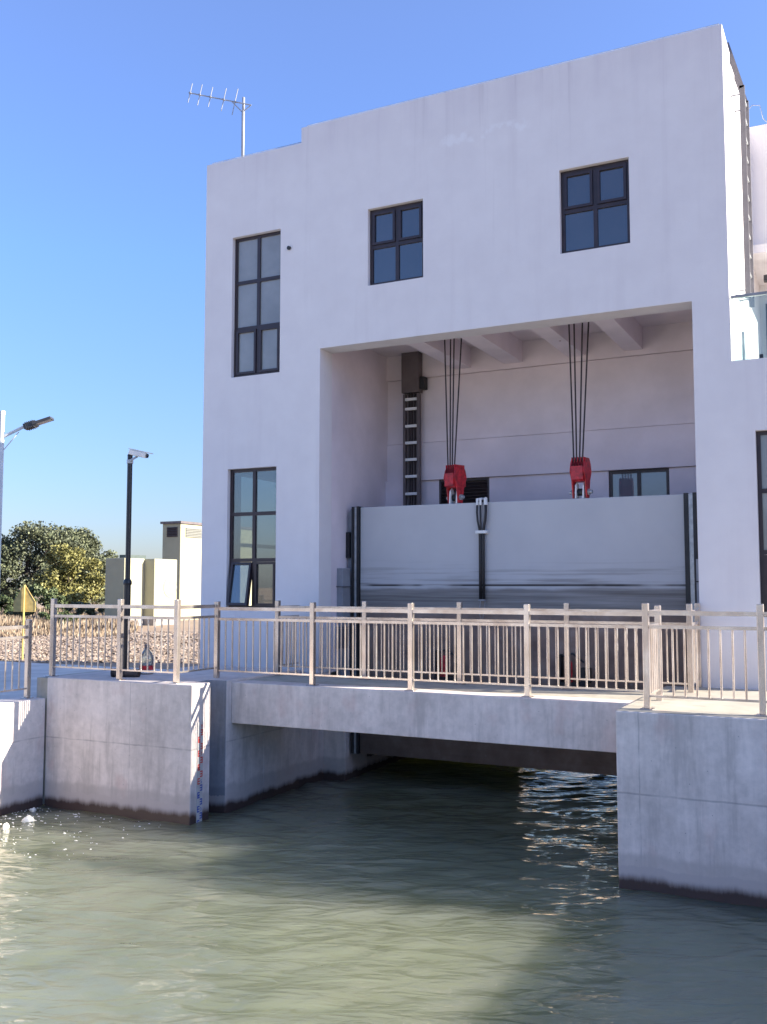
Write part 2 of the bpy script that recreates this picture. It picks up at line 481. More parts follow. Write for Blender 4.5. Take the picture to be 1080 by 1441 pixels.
# right side wall of the tall block, rear wall, roofs
w.box(XR-.25, XR, YF+.43, 20.0, -1, 9.73)
w.box(XL+.25, -6.9, BK-.25, BK, -.1, 9.3); w.box(-6.9, XR-.25, 19.75, 20.0, -.4, 9.25); w.box(-7.15, -6.9, 20.0, BK-.25, -.1, 9.25)
w.box(XL+.25, -8.96, YF+.43, BK-.25, 9.05, 9.2); w.box(-8.96, -6.9, YF+.43, BK-.25, 9.25, 9.4); w.box(-6.9, XR-.25, YF+.43, 19.75, 9.25, 9.4)
w.box(-8.96-.2, -8.96, YF+.43, BK-.25, 9.4, 9.728)
# floors and the partitions that close the left rooms
w.box(XL+.25, NX0-.25, YF+.43, BK-.25, 4.3, 4.5); w.box(XL+.25, NX0-.25, YF+.43, BK-.25, -.3, -.05)
# recess: side walls, back wall with its projecting beam band, ceiling
rw = MB()
rw.box(NX0-.25, NX0, YF+.432, BK-.25, -.1, 6.1); rw.box(NX0-.25, NX0, YF+.432, 19.7, -.36, -.102)
rw.box(NX1, XR-.25, YF+.432, NY+.3, -2.6, 6.1)
rw.box(NX0, NX1, NY, NY+.3, 4.25, 5.52); rw.box(NX0, NX1, NY-.05, NY+.3, 5.53, 6.02); rw.box(NX0, NX1, NY+.02, NY+.29, 4.2, 5.6)
rw.box(NX0, NX1, NY-.02, NY+.3, 3.505, 4.237)
rw.box(NX0, NX1, YF+.432, NY+.3, 6.02, 6.2)
rw.box(NX0, -7.46, NY+.05, NY+.3, -.6, 3.50); rw.box(-6.42, -4.15, NY+.05, NY+.3, -.6, 3.50)
rw.box(-3.09, NX1, NY+.05, NY+.3, -.6, 3.50)
rw.box(-7.46, -6.42, NY+.05, NY+.3, -.6, 2.0); rw.box(-4.15, -3.09, NY+.05, NY+.3, -.6, 2.2)
rw.box(NX0, -8.06, NY-.10, NY+.05, -.6, 3.5)
rw.build('recess_wall', RECESS, house)
# machine room floor over the tunnel, seen as darkness behind the gate
w.box(NX0, NX1, 16.4, 19.75, -.7, -.62); w.box(NX0, -6.9, 19.75, BK-.25, -.1, -.05)
# set-back upper storey on the right and the balcony behind it
w.box(XR, .35, 17.45, 17.7, 7.25, 9.42); w.box(XR, .35, 17.25, 20, 7.10, 7.247)
w.box(XR, .35, 17.7, 20, 9.1, 9.3); w.box(XR, .35, 19.2, 19.45, 4.6, 7.1)
w.box(.15, .35, 17.7, 19.2, 7.25, 9.42)
# low wing under the balcony
w.box(XR, XE, YF+.43, 19.2, 4.45, 4.6); w.box(XE-.25, XE, YF+.43, 19.2, -1, 4.448); w.box(XE, .35, 17.45, 19.45, 4.45, 4.6)
w.box(XE, .35, 17.47, 17.7, -1, 4.448)
wall = w.build('wall', PLASTER, house)
import bmesh
bm = bmesh.new(); bm.from_mesh(wall.data); bmesh.ops.remove_doubles(bm, verts=bm.verts, dist=1e-4)
bmesh.ops.recalc_face_normals(bm, faces=bm.faces); bm.to_mesh(wall.data); bm.free()

for bx0, bx1 in ((-7.06,-6.74), (-6.06,-5.70), (-4.83,-4.52), (-3.80,-3.48)):
    mb = MB(); mb.box(bx0, bx1, YF+.431, NY-.002, NZ+.003, 6.03)
    mb.build('ceiling_beam', RECESS, house)

# lightning conductor wire along the parapets
mb = MB()
mb.tube([(XL+.05,YF+.1,9.52),(-9.0,YF+.1,9.52),(-8.9,YF+.1,9.80),(XR-.05,YF+.1,9.80)], .006, 5)
mb.tube([(XR-.06,YF+.1,9.80),(XR-.06,17.3,9.80)], .006, 5)
for x in np.arange(XL+.1, -9.0, .9): mb.tube([(x,YF+.1,9.44),(x,YF+.1,9.52)], .005, 4)
for x in np.arange(-8.85, XR, .9): mb.tube([(x,YF+.1,9.72),(x,YF+.1,9.80)], .005, 4)
mb.tube([(XR+.03,17.5,9.35),(XR+.03,17.5,9.75),(XR+.12,17.5,9.83),(XR+.24,17.5,9.80),(XR+.29,17.5,9.55),(XR+.36,17.5,9.46),(.3,17.5,9.46)], .008, 5)
mb.build('lightning_wire', PALEMETAL, house)

def ring(mb, x0, x1, z0, z1, y0, y1, w):
    mb.box(x0, x0+w, y0, y1, z0, z1); mb.box(x1-w, x1, y0, y1, z0, z1)
    mb.box(x0+w, x1-w, y0, y1, z0, z0+w); mb.box(x0+w, x1-w, y0, y1, z1-w, z1)

def window(h, rows, sash_row, glass, cols=2, open_cell=None, depth=.085, y=YF, label=None):
    x0, x1, z0, z1 = h
    f = MB(); fw = .055
    ya, yb = y+depth, y+depth+.07
    ring(f, x0+.002, x1-.002, z0+.002, z1-.002, ya, yb, fw)
    H = z1-z0
    cuts = [z1 - H*c for c in rows]
    xc = [(x0 + (x1-x0)*i/cols) for i in range(1, cols)]
    for c in xc: f.box(c-.032, c+.032, ya, yb, z0+fw, z1-fw)
    edges = [x0+fw] + [e for c in xc for e in (c-.032, c+.032)] + [x1-fw]
    for c in cuts:
        for i in range(cols): f.box(edges[2*i], edges[2*i+1], ya, yb, c-.032, c+.032)
    win = f.build('window', FRAME, house)
    if label: win['label'] = label
    zz = [z1-fw] + [e for c in cuts for e in (c+.032, c-.032)] + [z0+fw]
    gl = MB()
    for r in range(len(cuts)+1):
        for c in range(cols):
            a, b = edges[2*c], edges[2*c+1]; t, bo = zz[2*r], zz[2*r+1]
            if r == sash_row:
                s = MB(); sw = .042
                ring(s, a+.004, b-.004, bo+.004, t-.004, ya-.022, yb-.01, sw)
                q = MB(); q.box(a+sw, b-sw, ya+.012, ya+.022, bo+sw, t-sw)
                so = s.build('sash', FRAME, win); qo = q.build('pane', glass, win)
                if open_cell == c:
                    M_ = Matrix.Translation((0, ya-.02, t)) @ Matrix.Rotation(math.radians(-10), 4, 'X') @ Matrix.Translation((0, -(ya-.02), -t))
                    for o in (so, qo):
                        off = origin(win)
                        o.data.transform(Matrix.Translation(-off) @ M_ @ Matrix.Translation(off))
            else:
                gl.box(a, b, ya+.025, ya+.035, bo, t)
    gl.build('pane', glass, win)
    return win
window(HOLES['tall_up'], [.325, .655], 2, GL_TALL)
window(HOLES['tall_low'], [.325, .655], 2, GL_LOW, open_cell=0, label='tall ground window with its lower left sash tilted open')
window(HOLES['sq_mid'], [.49], 0, GL_SQ)
window(HOLES['sq_right'], [.49], 0, GL_SQ)
window(HOLES['narrow'], [.325, .655], 2, GL_TALL, cols=1)
window((-4.15,-3.09,2.2,3.50), [], -1, m_glass('recess_window_glass', (.16,.17,.20), .08, .3), y=NY+.02, depth=.06)
# frame of the opening in the left side wall
mb = MB()
for ya, yb in ((15.2,15.27),(17.0,17.07),(18.83,18.9)): mb.box(XL+.1, XL+.17, ya, yb, .95, 3.6)
mb.box(XL+.1, XL+.17, 15.27, 17.0, 2.2, 2.27); mb.box(XL+.1, XL+.17, 17.07, 18.83, 2.2, 2.27)
mb.build('window_frame', FRAME, house)

# louvre in the recess
mb = MB(); ring(mb, -7.46, -6.42, 2.0, 3.50, NY+.06, NY+.14, .04)
for k in range(22):
    z = 2.06+k*.064
    mb.obox((-6.94, NY+.11, z), (1,0,0), (0,.8,-.6), (0,.6,.8), .48, .035, .004)
mb.box(-7.42, -6.46, NY+.16, NY+.17, 2.04, 3.46)
mb.build('louvre', LOUVRE, house)

# drain hole and a bracket on the front, a shadow strip on the side
mb = MB(); mb.tube([(-9.20,YF-.035,7.53),(-9.20,YF+.05,7.54)], .035, 12)
mb.build('drain_spout', BLACKPAINT, house)
mb = MB(); mb.tube([(XL-.05,YF+.15,8.55),(XL-.05,YF+.15,8.70)], .04, 8); mb.box(XL-.05, XL+.002, YF+.12, YF+.18, 8.6, 8.65)
mb.build('wall_bracket', PALEMETAL, house)
mb = MB(); mb.box(XR-.03, XR+.03, 16.0, 16.12, 4.68, 5.46)  # grey strip stands in for a vertical shadow on the wall
mb.build('shadow_strip', GREYPAINT, house)

# balcony rail of glass
mb = MB(); mb.box(XR+.02, XE, YF+.06, YF+.075, 4.68, 5.60)
br = mb.build('balcony_rail', GL_BAL, house)
mb = MB(); mb.box(XR+.01, XE+.02, YF+.04, YF+.10, 5.602, 5.64); mb.build('handrail', GREYPAINT, br)
for x in (-1.32,-.9): MB().box(x, x+.05, YF+.055, YF+.085, 4.672, 4.74).build('clamp', BLACKPAINT, br)
mb = MB(); mb.box(XE-.085, XE-.07, YF+.13, 17.4, 4.68, 5.60); mb.build('side_pane', GL_BAL, br)
# door behind the balcony
mb = MB(); ring(mb, -1.60, -.55, 4.62, 6.72, 19.12, 19.19, .06); mb.box(-1.12,-1.06,19.12,19.19,4.68,6.66)
dr = mb.build('balcony_door', FRAME, house)
mb = MB(); mb.box(-1.54,-1.12,19.15,19.16,4.68,6.66); mb.box(-1.06,-.61,19.15,19.16,4.68,6.66); mb.build('pane', GL_SQ, dr)
mb = MB(); mb.tube([(-1.42,17.9,7.09),(-1.42,17.9,6.9),(-1.36,17.8,6.82)], .02, 6); mb.box(-1.5,-1.34,17.7,17.84,6.74,6.84)
mb.build('flood_lamp', BLACKPAINT, house)

# roof access ladder on the sunlit side wall
mb = MB()
for y in (15.42, 15.96):
    mb.obox((-1.535, y, 7.5), (1,0,0), (0,1,0), (0,0,1), .04, .016, 1.68)
    mb.obox((-1.645, y, 9.53), Vector((1,0,.27)).normalized(), (0,1,0), Vector((-.27,0,1)).normalized(), .04, .016, .40)
lad = mb.build('roof_ladder', simple('ladder_paint', (.13,.125,.14), .5), house)
for k in range(11): MB().tube([(-1.535,15.43,5.98+k*.31),(-1.535,15.95,5.98+k*.31)], .019, 6).build('rung', PALEMETAL, lad)
for z in (5.95, 9.05):
    for y in (15.42, 15.96): MB().box(XR-.01, -1.55, y-.012, y+.012, z-.008, z+.008).build('wall_stay', GREYPAINT, lad)

# ------------------------------------------------------------------ antenna on the roof
ax_, ay_ = -10.40, 14.72
an = thing('antenna', 'thin roof antenna with five cross rods on a pale mast at the low parapet', 'antenna', (ax_, ay_, 9.2))
mb = MB(); mb.tube([(ax_,ay_,9.2),(ax_,ay_,10.48)], .030, 10); mb.tube([(ax_+.005,ay_,10.46),(ax_+.005,ay_,10.74)], .026, 10)
mb.build('mast', GREYPAINT, an, smooth=True)
b0 = Vector((ax_-.02, ay_-.03, 10.62)); bd = Vector((-1.0, -.12, .36)).normalized()
mb = MB(); mb.tube([b0+bd*-.22, b0+bd*1.22], .011, 6)
mb.tube([b0+Vector((0,0,-.16)), b0+bd*.22+Vector((0,0,-.01))], .009, 6)
mb.tube([b0+bd*-.22, b0+Vector((.05,0,-.17))], .009, 6)
mb.build('boom', GREYPAINT, an)
ed = Vector((.16, .12, 1.)).normalized()
for k, (t, l) in enumerate(((1.2,.22),(.97,.24),(.72,.23),(.41,.26),(.15,.30))):
    c = b0+bd*t
    mb = MB(); mb.tube([c-ed*l*.9, c+ed*l*.9], .008, 6); mb.obox(c, bd, Vector((0,1,0)), ed, .02, .018, .018)
    mb.build('cross_rod', GREYPAINT, an)

# ------------------------------------------------------------------ culvert, abutments, bank walls
# left abutment: front pier, stop-log slot, inner wall and landing
ab = thing('left_abutment', 'left concrete abutment standing in the water, darker tide mark along its foot', 'abutment', (-11.9, 11.48, -2.6))
ab.name = 'concrete_abutment'
AX = -8.90
mb = MB()
mb.box(-11.76, AX, 11.48, 11.93, -2.6, 0)
mb.box(-11.76, -9.25, 11.93, 12.33, -2.6, -.001)
mb.box(-11.76, AX, 12.33, 13.36, -2.6, -.002)
mb.box(-11.0, AX, 13.36, YF-.002, -2.6, -.002)
mb.box(-11.0, AX, YF, 15.3, -2.6, -.056)
mb.box(-9.2, -8.46, 15.301, 16.14, -2.6, -.40)
mb.box(AX+.002, NX0, YF-.1, 15.3, -.38, -.056)
bevel(mb.build('pier_wall', CONC, ab), .014)
mb = MB(); mb.box(-9.249, -9.20, 11.935, 12.325, -2.6, -.01); mb.box(-9.20, AX-.003, 12.318, 12.3285, -2.6, -.005)
mb.build('slot_shade_face', SLOT_SHADE, ab)  # thin dark sheets carry the shade inside the slot
mb = MB(); mb.box(-12.0, -11.765, 11.50, 13.4, -2.6, -.02); mb.build('kerb', CONC_DECK, ab)

ar = thing('concrete_abutment', 'right grey concrete abutment, nearest block rising from the water below the railing', 'abutment', (-2.71, 11.38, -2.6))
mb = MB(); mb.box(-2.71, 2.28, 11.38, YF-.002, -2.6, 0); bevel(mb.build('pier_wall', CONC_R, ar), .014)
mb = MB(); mb.box(-2.70, 2.27, 11.40, YF-.01, .0005, .004); mb.build('deck_screed', CONC_DECK, ar)

bl = MB()
bl.box(-12.3, -11.772, -60, 11.47, -2.6, -.33)
o = bevel(bl.build('bank_wall', CONC), .014)
tag(o, 'low concrete bank wall at far left with sunlit railing shadows on it', 'retaining wall')
br_ = MB(); br_.box(1.75, 2.25, -60, 11.378, -2.6, 0)
o = br_.build('bank_wall', CONC_R)
tag(o, 'plain concrete bank wall running forward from the right abutment', 'retaining wall')

# tunnel under the building, open to daylight at the far right
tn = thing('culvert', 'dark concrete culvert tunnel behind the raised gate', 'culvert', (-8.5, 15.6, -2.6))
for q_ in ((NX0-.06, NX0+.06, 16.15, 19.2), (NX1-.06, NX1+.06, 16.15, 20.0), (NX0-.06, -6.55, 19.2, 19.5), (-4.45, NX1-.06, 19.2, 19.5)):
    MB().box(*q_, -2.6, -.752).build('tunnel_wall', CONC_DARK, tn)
MB().box(-6.549, -4.451, 19.2, 19.5, -1.42, -.752).build('glint_lintel', CONC_DARK, tn)  # unseen, added to lower the opening and thin the daylight glints
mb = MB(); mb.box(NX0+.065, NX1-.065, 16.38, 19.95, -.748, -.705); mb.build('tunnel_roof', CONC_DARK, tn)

# footbridge
DZ = -.04
fb = thing('footbridge', 'concrete footbridge spanning the water between the two abutments', 'footbridge', (AX, 12.46, -.66))
mb = MB(); mb.box(AX+.002, -2.712, 12.46, 12.86, -.665, DZ)
bevel(mb.build('edge_beam', m_concrete('beam_concrete', (.74,.645,.60), wet=False, joints=False), fb), .01)
mb = MB(); mb.box(AX+.002, -2.712, 12.861, 13.95, -.66, DZ-.001); mb.build('deck', CONC_DECK, fb)

# ------------------------------------------------------------------ railings
PW, BW = .074, .025
post_me = MB().box(-PW/2, PW/2, -PW/2, PW/2, .012, 1.24).box(-.075, .075, -.075, .075, 0, .012)
post_src = None
def railing(label, path, z0, group='stainless railings', gap=.132, posts=None, ends=(True, True)):
    """path: post positions (x, y); straight bays between neighbours"""
    r = thing('railing', label, 'railing', (path[0][0], path[0][1], z0), group)
    global post_src, bal_src
    for i, (x, y) in enumerate(path):
        if (i == 0 and not ends[0]) or (i == len(path)-1 and not ends[1]): continue
        if post_src is None:
            post_src = post_me.build('post', STEEL); bevel(post_src, .006, 2)
            bal_src = MB().tube([(0,0,.165),(0,0,.945)], BW/2, 8, cap=False).build('baluster', STEEL)
            post_src.parent = r; post_src.location = Vector((x, y, z0)) - origin(r)
            [setattr(p_, 'use_smooth', True) for p_ in bal_src.data.polygons]; bal_src.parent = r; bal_src.location = (1e3, 0, 0); first = True
        else:
            dup(post_src, r, (x, y, z0))
    tr, mr, lr = MB(), MB(), MB()
    for (xa, ya), (xb, yb) in zip(path[:-1], path[1:]):
        a = Vector((xa, ya, 0)); b = Vector((xb, yb, 0)); d = (b-a).normalized(); n = Vector((-d.y, d.x, 0))
        ln = (b-a).length-PW; c = (a+b)/2
        for mbx, z, hz, hy in ((tr, 1.125, .026, .024), (mr, .962, .020, .02), (lr, .155, .012, .015)):
            mbx.obox(c+Vector((0,0,z0+z)), d, n, (0,0,1), ln/2+.002, hy, hz)
        k = max(1, round(ln/gap))
        for i in range(1, k):
            q = a + d*(PW/2 + ln*i/k)
            if bal_src.location.x > 900:
                bal_src.location = Vector((q.x, q.y, z0)) - origin(r)
            else:
                o = dup(bal_src, r, (q.x, q.y, z0)); 
            (bal_src if False else (o if 'o' in dir() else bal_src)).rotation_euler.z = math.atan2(d.y, d.x)
    tr.build('top_rail', STEEL, r); mr.build('middle_rail', STEEL, r); lr.build('bottom_rail', STEEL, r)
    return r
YB = 12.60
railing('long stainless railing along the near edge of the footbridge', [(-9.29,YB),(-7.53,YB),(-5.90,YB),(-4.17,YB),(-2.44,YB)], DZ)
railing('stainless railing beside the black camera pole on the left abutment', [(-11.80,11.62),(-10.40,11.62),(-9.30,11.62),(-9.30,12.56)], 0, ends=(True, False))
YBK = 13.75
railing('rear stainless railing between the footbridge and the steel gate', [(-8.90,14.44),(-8.90,YBK),(-7.25,YBK),(-5.62,YBK),(-3.95,YBK),(-2.24,YBK),(-2.24,14.44)], DZ+.002, ends=(False, True))
railing('stainless railing on the right abutment, nearest the camera', [(-2.42,12.52),(-2.40,11.66),(-1.13,11.66),(.15,11.66),(1.5,11.66)], 0.004, ends=(False, True))
railing('lower stainless railing along the far left bank wall', [(-12.02,11.32),(-12.02,9.6),(-12.02,7.9),(-12.02,6.2)], -.33)

# ------------------------------------------------------------------ the sluice gate
GY = 15.5
gt = thing('sluice_gate', 'big grey steel sluice gate hung in the recess, rust brown lower half', 'gate', (-5.4, GY, -1.54))
mb = MB(); mb.box(-8.27, -2.565, GY, GY+.5, -1.54, 2.87)
bevel(mb.build('panel', GATE, gt), .01)
for xa, xb, s in ((-8.415,-8.275,-1), (-2.56,-2.37,1)):
    mb = MB(); wd = xb-xa
    mb.box(xa, xa+wd*.34, GY-.07, GY+.3, -1.54, 2.88); mb.box(xb-wd*.30, xb, GY-.06, GY+.3, -1.54, 2.885)
    se = mb.build('rubber_seal', RUBBER, gt)
    mb = MB(); mb.box(xa+wd*.34+.002, xb-wd*.30-.002, GY-.05, GY+.28, -1.54, 2.87)
    for k in range(26): mb.tube([(xa+wd*.52, GY-.06, -1.4+k*.165),(xa+wd*.52, GY-.045, -1.4+k*.165)], .010, 6)
    mb.build('clamp_bar', PALEMETAL, gt)
mb = MB(); mb.prism([(-8.535,-1.5),(-8.42,-1.5),(-8.42,2.86),(-8.47,2.86),(-8.535,2.74)], 1, GY+.02, GY+.10)
mb.build('end_plate', GREYPAINT, gt)
mb = MB(); mb.box(-8.545,-8.47,GY-.045,GY+.015,1.95,2.42)
for k in range(3): mb.tube([(-8.50,GY-.06,2.03+k*.15),(-8.50,GY-.04,2.03+k*.15)], .014, 8)
mb.build('guide_shoe', RUBBER, gt)
# hoses on the middle of the gate
for dx0, dx1, r in ((-.075,-.035,.018), (-.015,-.012,.016), (.078,.032,.024)):
    x = -5.905
    pts = [(x+dx0, GY-.05, 2.84), (x+dx0*1.05, GY-.055, 2.70), (x+dx0*.85+dx1*.1, GY-.055, 2.56), (x+dx1, GY-.05, 2.38), (x+dx1, GY-.05, 1.8), (x+dx1, GY-.05, 1.22)]
    mb = MB(); mb.tube(pts, r, 8); h_ = mb.build('hose', RUBBER, gt, smooth=True)
    mb = MB(); mb.tube([(x+dx0, GY-.05, 2.82),(x+dx0, GY-.05, 2.92),(x+dx0*.5, GY+.06, 2.935)], r*1.35, 8); mb.build('fitting', WHITE, h_)
mb = MB(); mb.box(-6.005,-5.80,GY-.085,GY-.001,2.335,2.385); mb.build('hose_clamp', WHITE, gt)
mb = MB(); mb.box(-5.96,-5.85,GY-.09,GY-.001,1.19,1.215)
mb.tube([(-5.93,GY-.05,1.19),(-5.96,GY-.06,1.0),(-5.90,GY-.08,.85),(-5.87,GY-.05,1.0),(-5.85,GY-.05,1.19)], .006, 5)
mb.build('hose_clamp', GREYPAINT, gt)
# lower brackets with red couplings seen between the balusters
for x in (-6.55, -4.36):
    mb = MB(); mb.box(x-.20, x+.24, GY-.16, GY-.001, -.16, -.10); mb.box(x-.20, x-.17, GY-.14, GY-.001, -.10, .34)
    mb.tube([(x-.17,GY-.08,.30),(x+.02,GY-.1,.36),(x+.20,GY-.08,.22)], .018, 6)
    mb.box(x+.16, x+.30, GY-.14, GY-.02, -.1, .14)
    k = mb.build('bracket', RUBBER, gt)
    mb = MB(); mb.tube([(x-.04,GY-.12,-.098),(x-.04,GY-.12,.20),(x-.04,GY-.12,.26)], [.06,.06,.03], 12); mb.build('coupling', RED, k)
# lifting lugs on the top edge
for x in (-6.45, -4.22):
    mb = MB()
    for s in (-1, 1): mb.prism([(GY+.0,2.871),(GY+.22,2.871),(GY+.19,3.09),(GY+.11,3.15),(GY+.03,3.09)], 0, x+s*.062-.011, x+s*.062+.011)
    mb.build('lifting_lug', WHITE, gt)

# guides fixed to the recess walls
gd = thing('gate_guide', 'stepped grey steel guide housing at the left edge of the gate', 'gate guide', (-8.5, 15.3, -2.4))
mb = MB(); mb.box(NX0+.001, -8.43, 15.13, 15.42, -.39, 1.76)
bevel(mb.build('housing', GREYPAINT, gd), .006)
DGS = simple('dark_grey_steel', (.10,.10,.12), .5)
for k in range(5): MB().box(NX0+.002, -8.405, 15.11, 15.421, 1.42-k*.36, 1.44-k*.36).build('rib', DGS, gd)
MB().box(NX0+.002, -8.415, 15.115, 15.30, .35, .68).build('cover_plate', DGS, gd)
gd = thing('gate_guide', 'narrow grey steel guide beside the right recess wall', 'gate guide', (-2.3, 15.3, -2.4))
mb = MB(); mb.box(-2.36, NX1-.001, 15.20, 15.44, -2.4, 1.85); mb.build('housing', GREYPAINT, gd)
for k in range(5): MB().box(-2.385, NX1-.002, 15.19, 15.441, 1.5-k*.36, 1.52-k*.36).build('rib', RUBBER, gd)

# ------------------------------------------------------------------ pulley blocks and ropes
def pulley(x, rot, label, tops):
    p = thing('pulley_block', label, 'pulley block', (x, GY+.11, 2.98), 'pulley blocks over the gate')
    R_ = Matrix.Rotation(rot, 4, 'Z')
    def put(mb, name, m, par=None, smooth=False):
        mb.v = [tuple(R_ @ Vector(v) + Vector((x, GY+.11, 2.98))) for v in mb.v]
        return mb.build(name, m, par or p, smooth)
    hexa = [(-.055,-.10),(.055,-.10),(.075,.05),(.10,.20),(.165,.34),(.13,.47),(.075,.56),(-.075,.56),(-.13,.47),(-.165,.34),(-.10,.20),(-.075,.05)]
    for s in (-1, 1):
        mb = MB(); mb.prism(hexa, 0, s*.115-.013, s*.115+.013)
        bevel(put(mb, 'side_plate', RED), .005)
    mb = MB(); mb.prism([(-.165,.20),(-.10,.17),(.10,.17),(.165,.20),(.165,.42),(-.165,.42)], 0, -.10, .10)
    put(mb, 'cover', RED)
    for k in range(4):
        xx = -.075+k*.05
        mb = MB(); n = 24
        mb.tube([(xx-.016,0,.40),(xx-.006,0,.40),(xx+.006,0,.40),(xx+.016,0,.40)], [.165,.145,.145,.165], n)
        put(mb, 'sheave', DARKRED)
    mb = MB()
    for k in range(5): mb.box(-.1+k*.05-.004, -.1+k*.05+.004, -.13, .13, .42, .57)
    put(mb, 'rope_guard', RED)
    mb = MB(); mb.tube([(-.19,0,.0),(.20,0,.0)], .03, 12); mb.tube([(-.155,0,0),(-.13,0,0)], .055, 6); mb.tube([(.13,0,0),(.155,0,0)], .055, 6)
    put(mb, 'pin', PALEMETAL)
    mb = MB(); mb.tube([(-.06,0,.0),(.06,0,.0)], .06, 14)
    put(mb, 'bush', RUBBER)
    for k, tx in enumerate(tops):
        q = R_ @ Vector((-.075+k*.05, -.1, .50)) + Vector((x, GY+.11, 2.98))
        mb = MB(); mb.tube([q, (tx, GY+.06, 6.02)], .0135, 6); mb.build('rope', ROPE, p)
pulley(-6.45, -.36, 'left red pulley block in front of the dark louvre, its side plate turned to view', (-6.62,-6.50,-6.43,-6.28))
pulley(-4.22, -.12, 'right red pulley block beside the recess window, squarely facing out', (-4.37,-4.28,-4.13,-4.02))
mb = MB(); mb.tube([(-4.62,15.9,6.02),(-4.62,15.9,5.62)], .02, 8); mb.build('hanging_hook', DARKRED, house)

# vertical ladder and cover box on the back of the recess
ld = thing('wall_ladder', 'dark vertical ladder with white rungs under a brown metal cover on the recess wall', 'ladder', (-7.94, NY-.1, 1.0))
mb = MB()
for x in (-8.09, -7.79): mb.box(x-.025, x+.025, NY-.20, NY-.11, .2, 5.2)
mb.box(-8.06, -7.82, NY-.112, NY-.102, .2, 5.25)
mb.build('side_rail', BROWNPAINT, ld)
mb = MB()
for x in (-8.0,-7.95,-7.89): mb.tube([(x,NY-.135,.2),(x,NY-.135,5.3)], .014, 6)
mb.build('cable', ROPE, ld)
for z in (5.09, 4.90, 4.56, 4.23, 3.90, 3.57, 3.23, 2.90, 2.57):
    mb = MB(); mb.box(-8.062, -7.818, NY-.215, NY-.16, z-.026, z+.026); mb.build('rung', WHITE, ld)
mb = MB(); mb.box(-8.13, -7.76, NY-.24, NY-.033, 5.22, 6.018); bevel(mb.build('cover', BROWNPAINT, ld), .006)
mb = MB(); mb.box(-7.755, -7.66, NY-.20, NY-.033, 5.28, 5.52); mb.build('junction_box', RUBBER, ld)

# ------------------------------------------------------------------ water level gauge on the left pier
ga = thing('water_gauge', 'narrow water level gauge with red and blue marks on the left pier', 'gauge', (AX, 11.68, -2.0))
mb = MB(); mb.box(AX+.001, AX+.008, 11.62, 11.75, -2.25, -.55); mb.build('plate', simple('worn_enamel', (.50,.48,.46), .5, var=.15), ga)
GRED = simple('red_enamel', (.55,.06,.05), .4); GBLU = simple('blue_enamel', (.05,.09,.35), .4)
def gauge_marks(z0, z1, m):
    mb = MB(); z = z0; k = 0
    while z < z1-.09:
        a = 11.625; s = 1 if k % 2 == 0 else -1
        ya, yb = (11.63, 11.685) if s > 0 else (11.69, 11.745)
        spine = (ya, ya+.014) if s > 0 else (yb-.014, yb)
        mb.box(AX+.008, AX+.0105, spine[0], spine[1], z, z+.09)
        for j in range(3):
            mb.box(AX+.008, AX+.0105, ya if s < 0 else ya+.014, yb-.014 if s < 0 else yb, z+j*.036, z+j*.036+.018)
        z += .1; k += 1
    mb.build('scale_mark', m, ga)
gauge_marks(-1.45, -.56, GRED); gauge_marks(-2.25, -1.45, GBLU)
def digit(txt, y, z, m, size=.075):
    cu = bpy.data.curves.new('scale_number', 'FONT'); cu.body = txt; cu.size = size; cu.extrude = .001
    cu.align_x = 'CENTER'
    o = bpy.data.objects.new('scale_number', cu); COL.objects.link(o)
    bpy.context.view_layer.update()
    dg = bpy.context.evaluated_depsgraph_get()
    me = bpy.data.meshes.new_from_object(o.evaluated_get(dg)); bpy.data.objects.remove(o)
    me.materials.clear(); me.materials.append(m)
    n = bpy.data.objects.new('scale_number', me); COL.objects.link(n); n.parent = ga
    n.matrix_local = Matrix.Translation(Vector((AX+.0105, y, z))-origin(ga)) @ Matrix.Rotation(PI/2, 4, 'Z') @ Matrix.Rotation(PI/2, 4, 'X')
for k in range(8):
    digit(str(9-k), 11.715 if k % 2 == 0 else 11.66, -.64-.2*k-.0, GRED if k < 4 else GBLU)

# ------------------------------------------------------------------ camera pole, bottle, pipe on the left abutment
px, py = -10.93, 12.36
cp = thing('camera_pole', 'slim black steel pole with a thicker lower half on the left abutment', 'pole', (px, py, 0))
mb = MB(); mb.tube([(px,py,0),(px,py,1.50)], .056, 16); mb.tube([(px,py,1.46),(px,py,1.49),(px,py,1.53),(px,py,1.56)], [.066,.072,.066,.042], 16)
mb.tube([(px,py,1.55),(px,py,3.60)], .042, 16); mb.tube([(px,py,3.60),(px,py,3.635)], [.046,.03], 16)
mb.build('pole', BLACKPAINT, cp)
mb = MB(); mb.box(px-.11, px+.11, py-.11, py+.11, 0, .018)
for i in (-1,1):
    for j in (-1,1): mb.tube([(px+i*.085,py+j*.085,.018),(px+i*.085,py+j*.085,.045)], .012, 6)
mb.build('base_plate', BLACKPAINT, cp)
sc = thing('security_camera', 'white box security camera on top of the black pole', 'camera', (px, py, 3.55))
cdir = Vector((.90,.30,-.22)).normalized(); side = cdir.cross(Vector((0,0,1))).normalized(); up = side.cross(cdir)
cc = Vector((px, py, 3.66)) + cdir*.14
mb = MB(); mb.obox(cc, cdir, side, up, .15, .05, .042)
bevel(mb.build('housing', WHITE, sc), .012)
mb = MB(); mb.obox(cc+up*.055+cdir*.04, cdir, side, up, .20, .058, .006); mb.build('visor', WHITE, sc)
mb = MB(); mb.tube([cc+cdir*.165, cc+cdir*.18], .034, 14); mb.build('lens', GL_SQ, sc)
mb = MB(); mb.tube([(px+.03,py-.02,3.50),(px+.10,py-.07,3.52),cc-up*.045], .018, 8); mb.tube([(px,py,3.47),(px,py,3.53)], .055, 12); mb.build('bracket', PALEMETAL, sc)

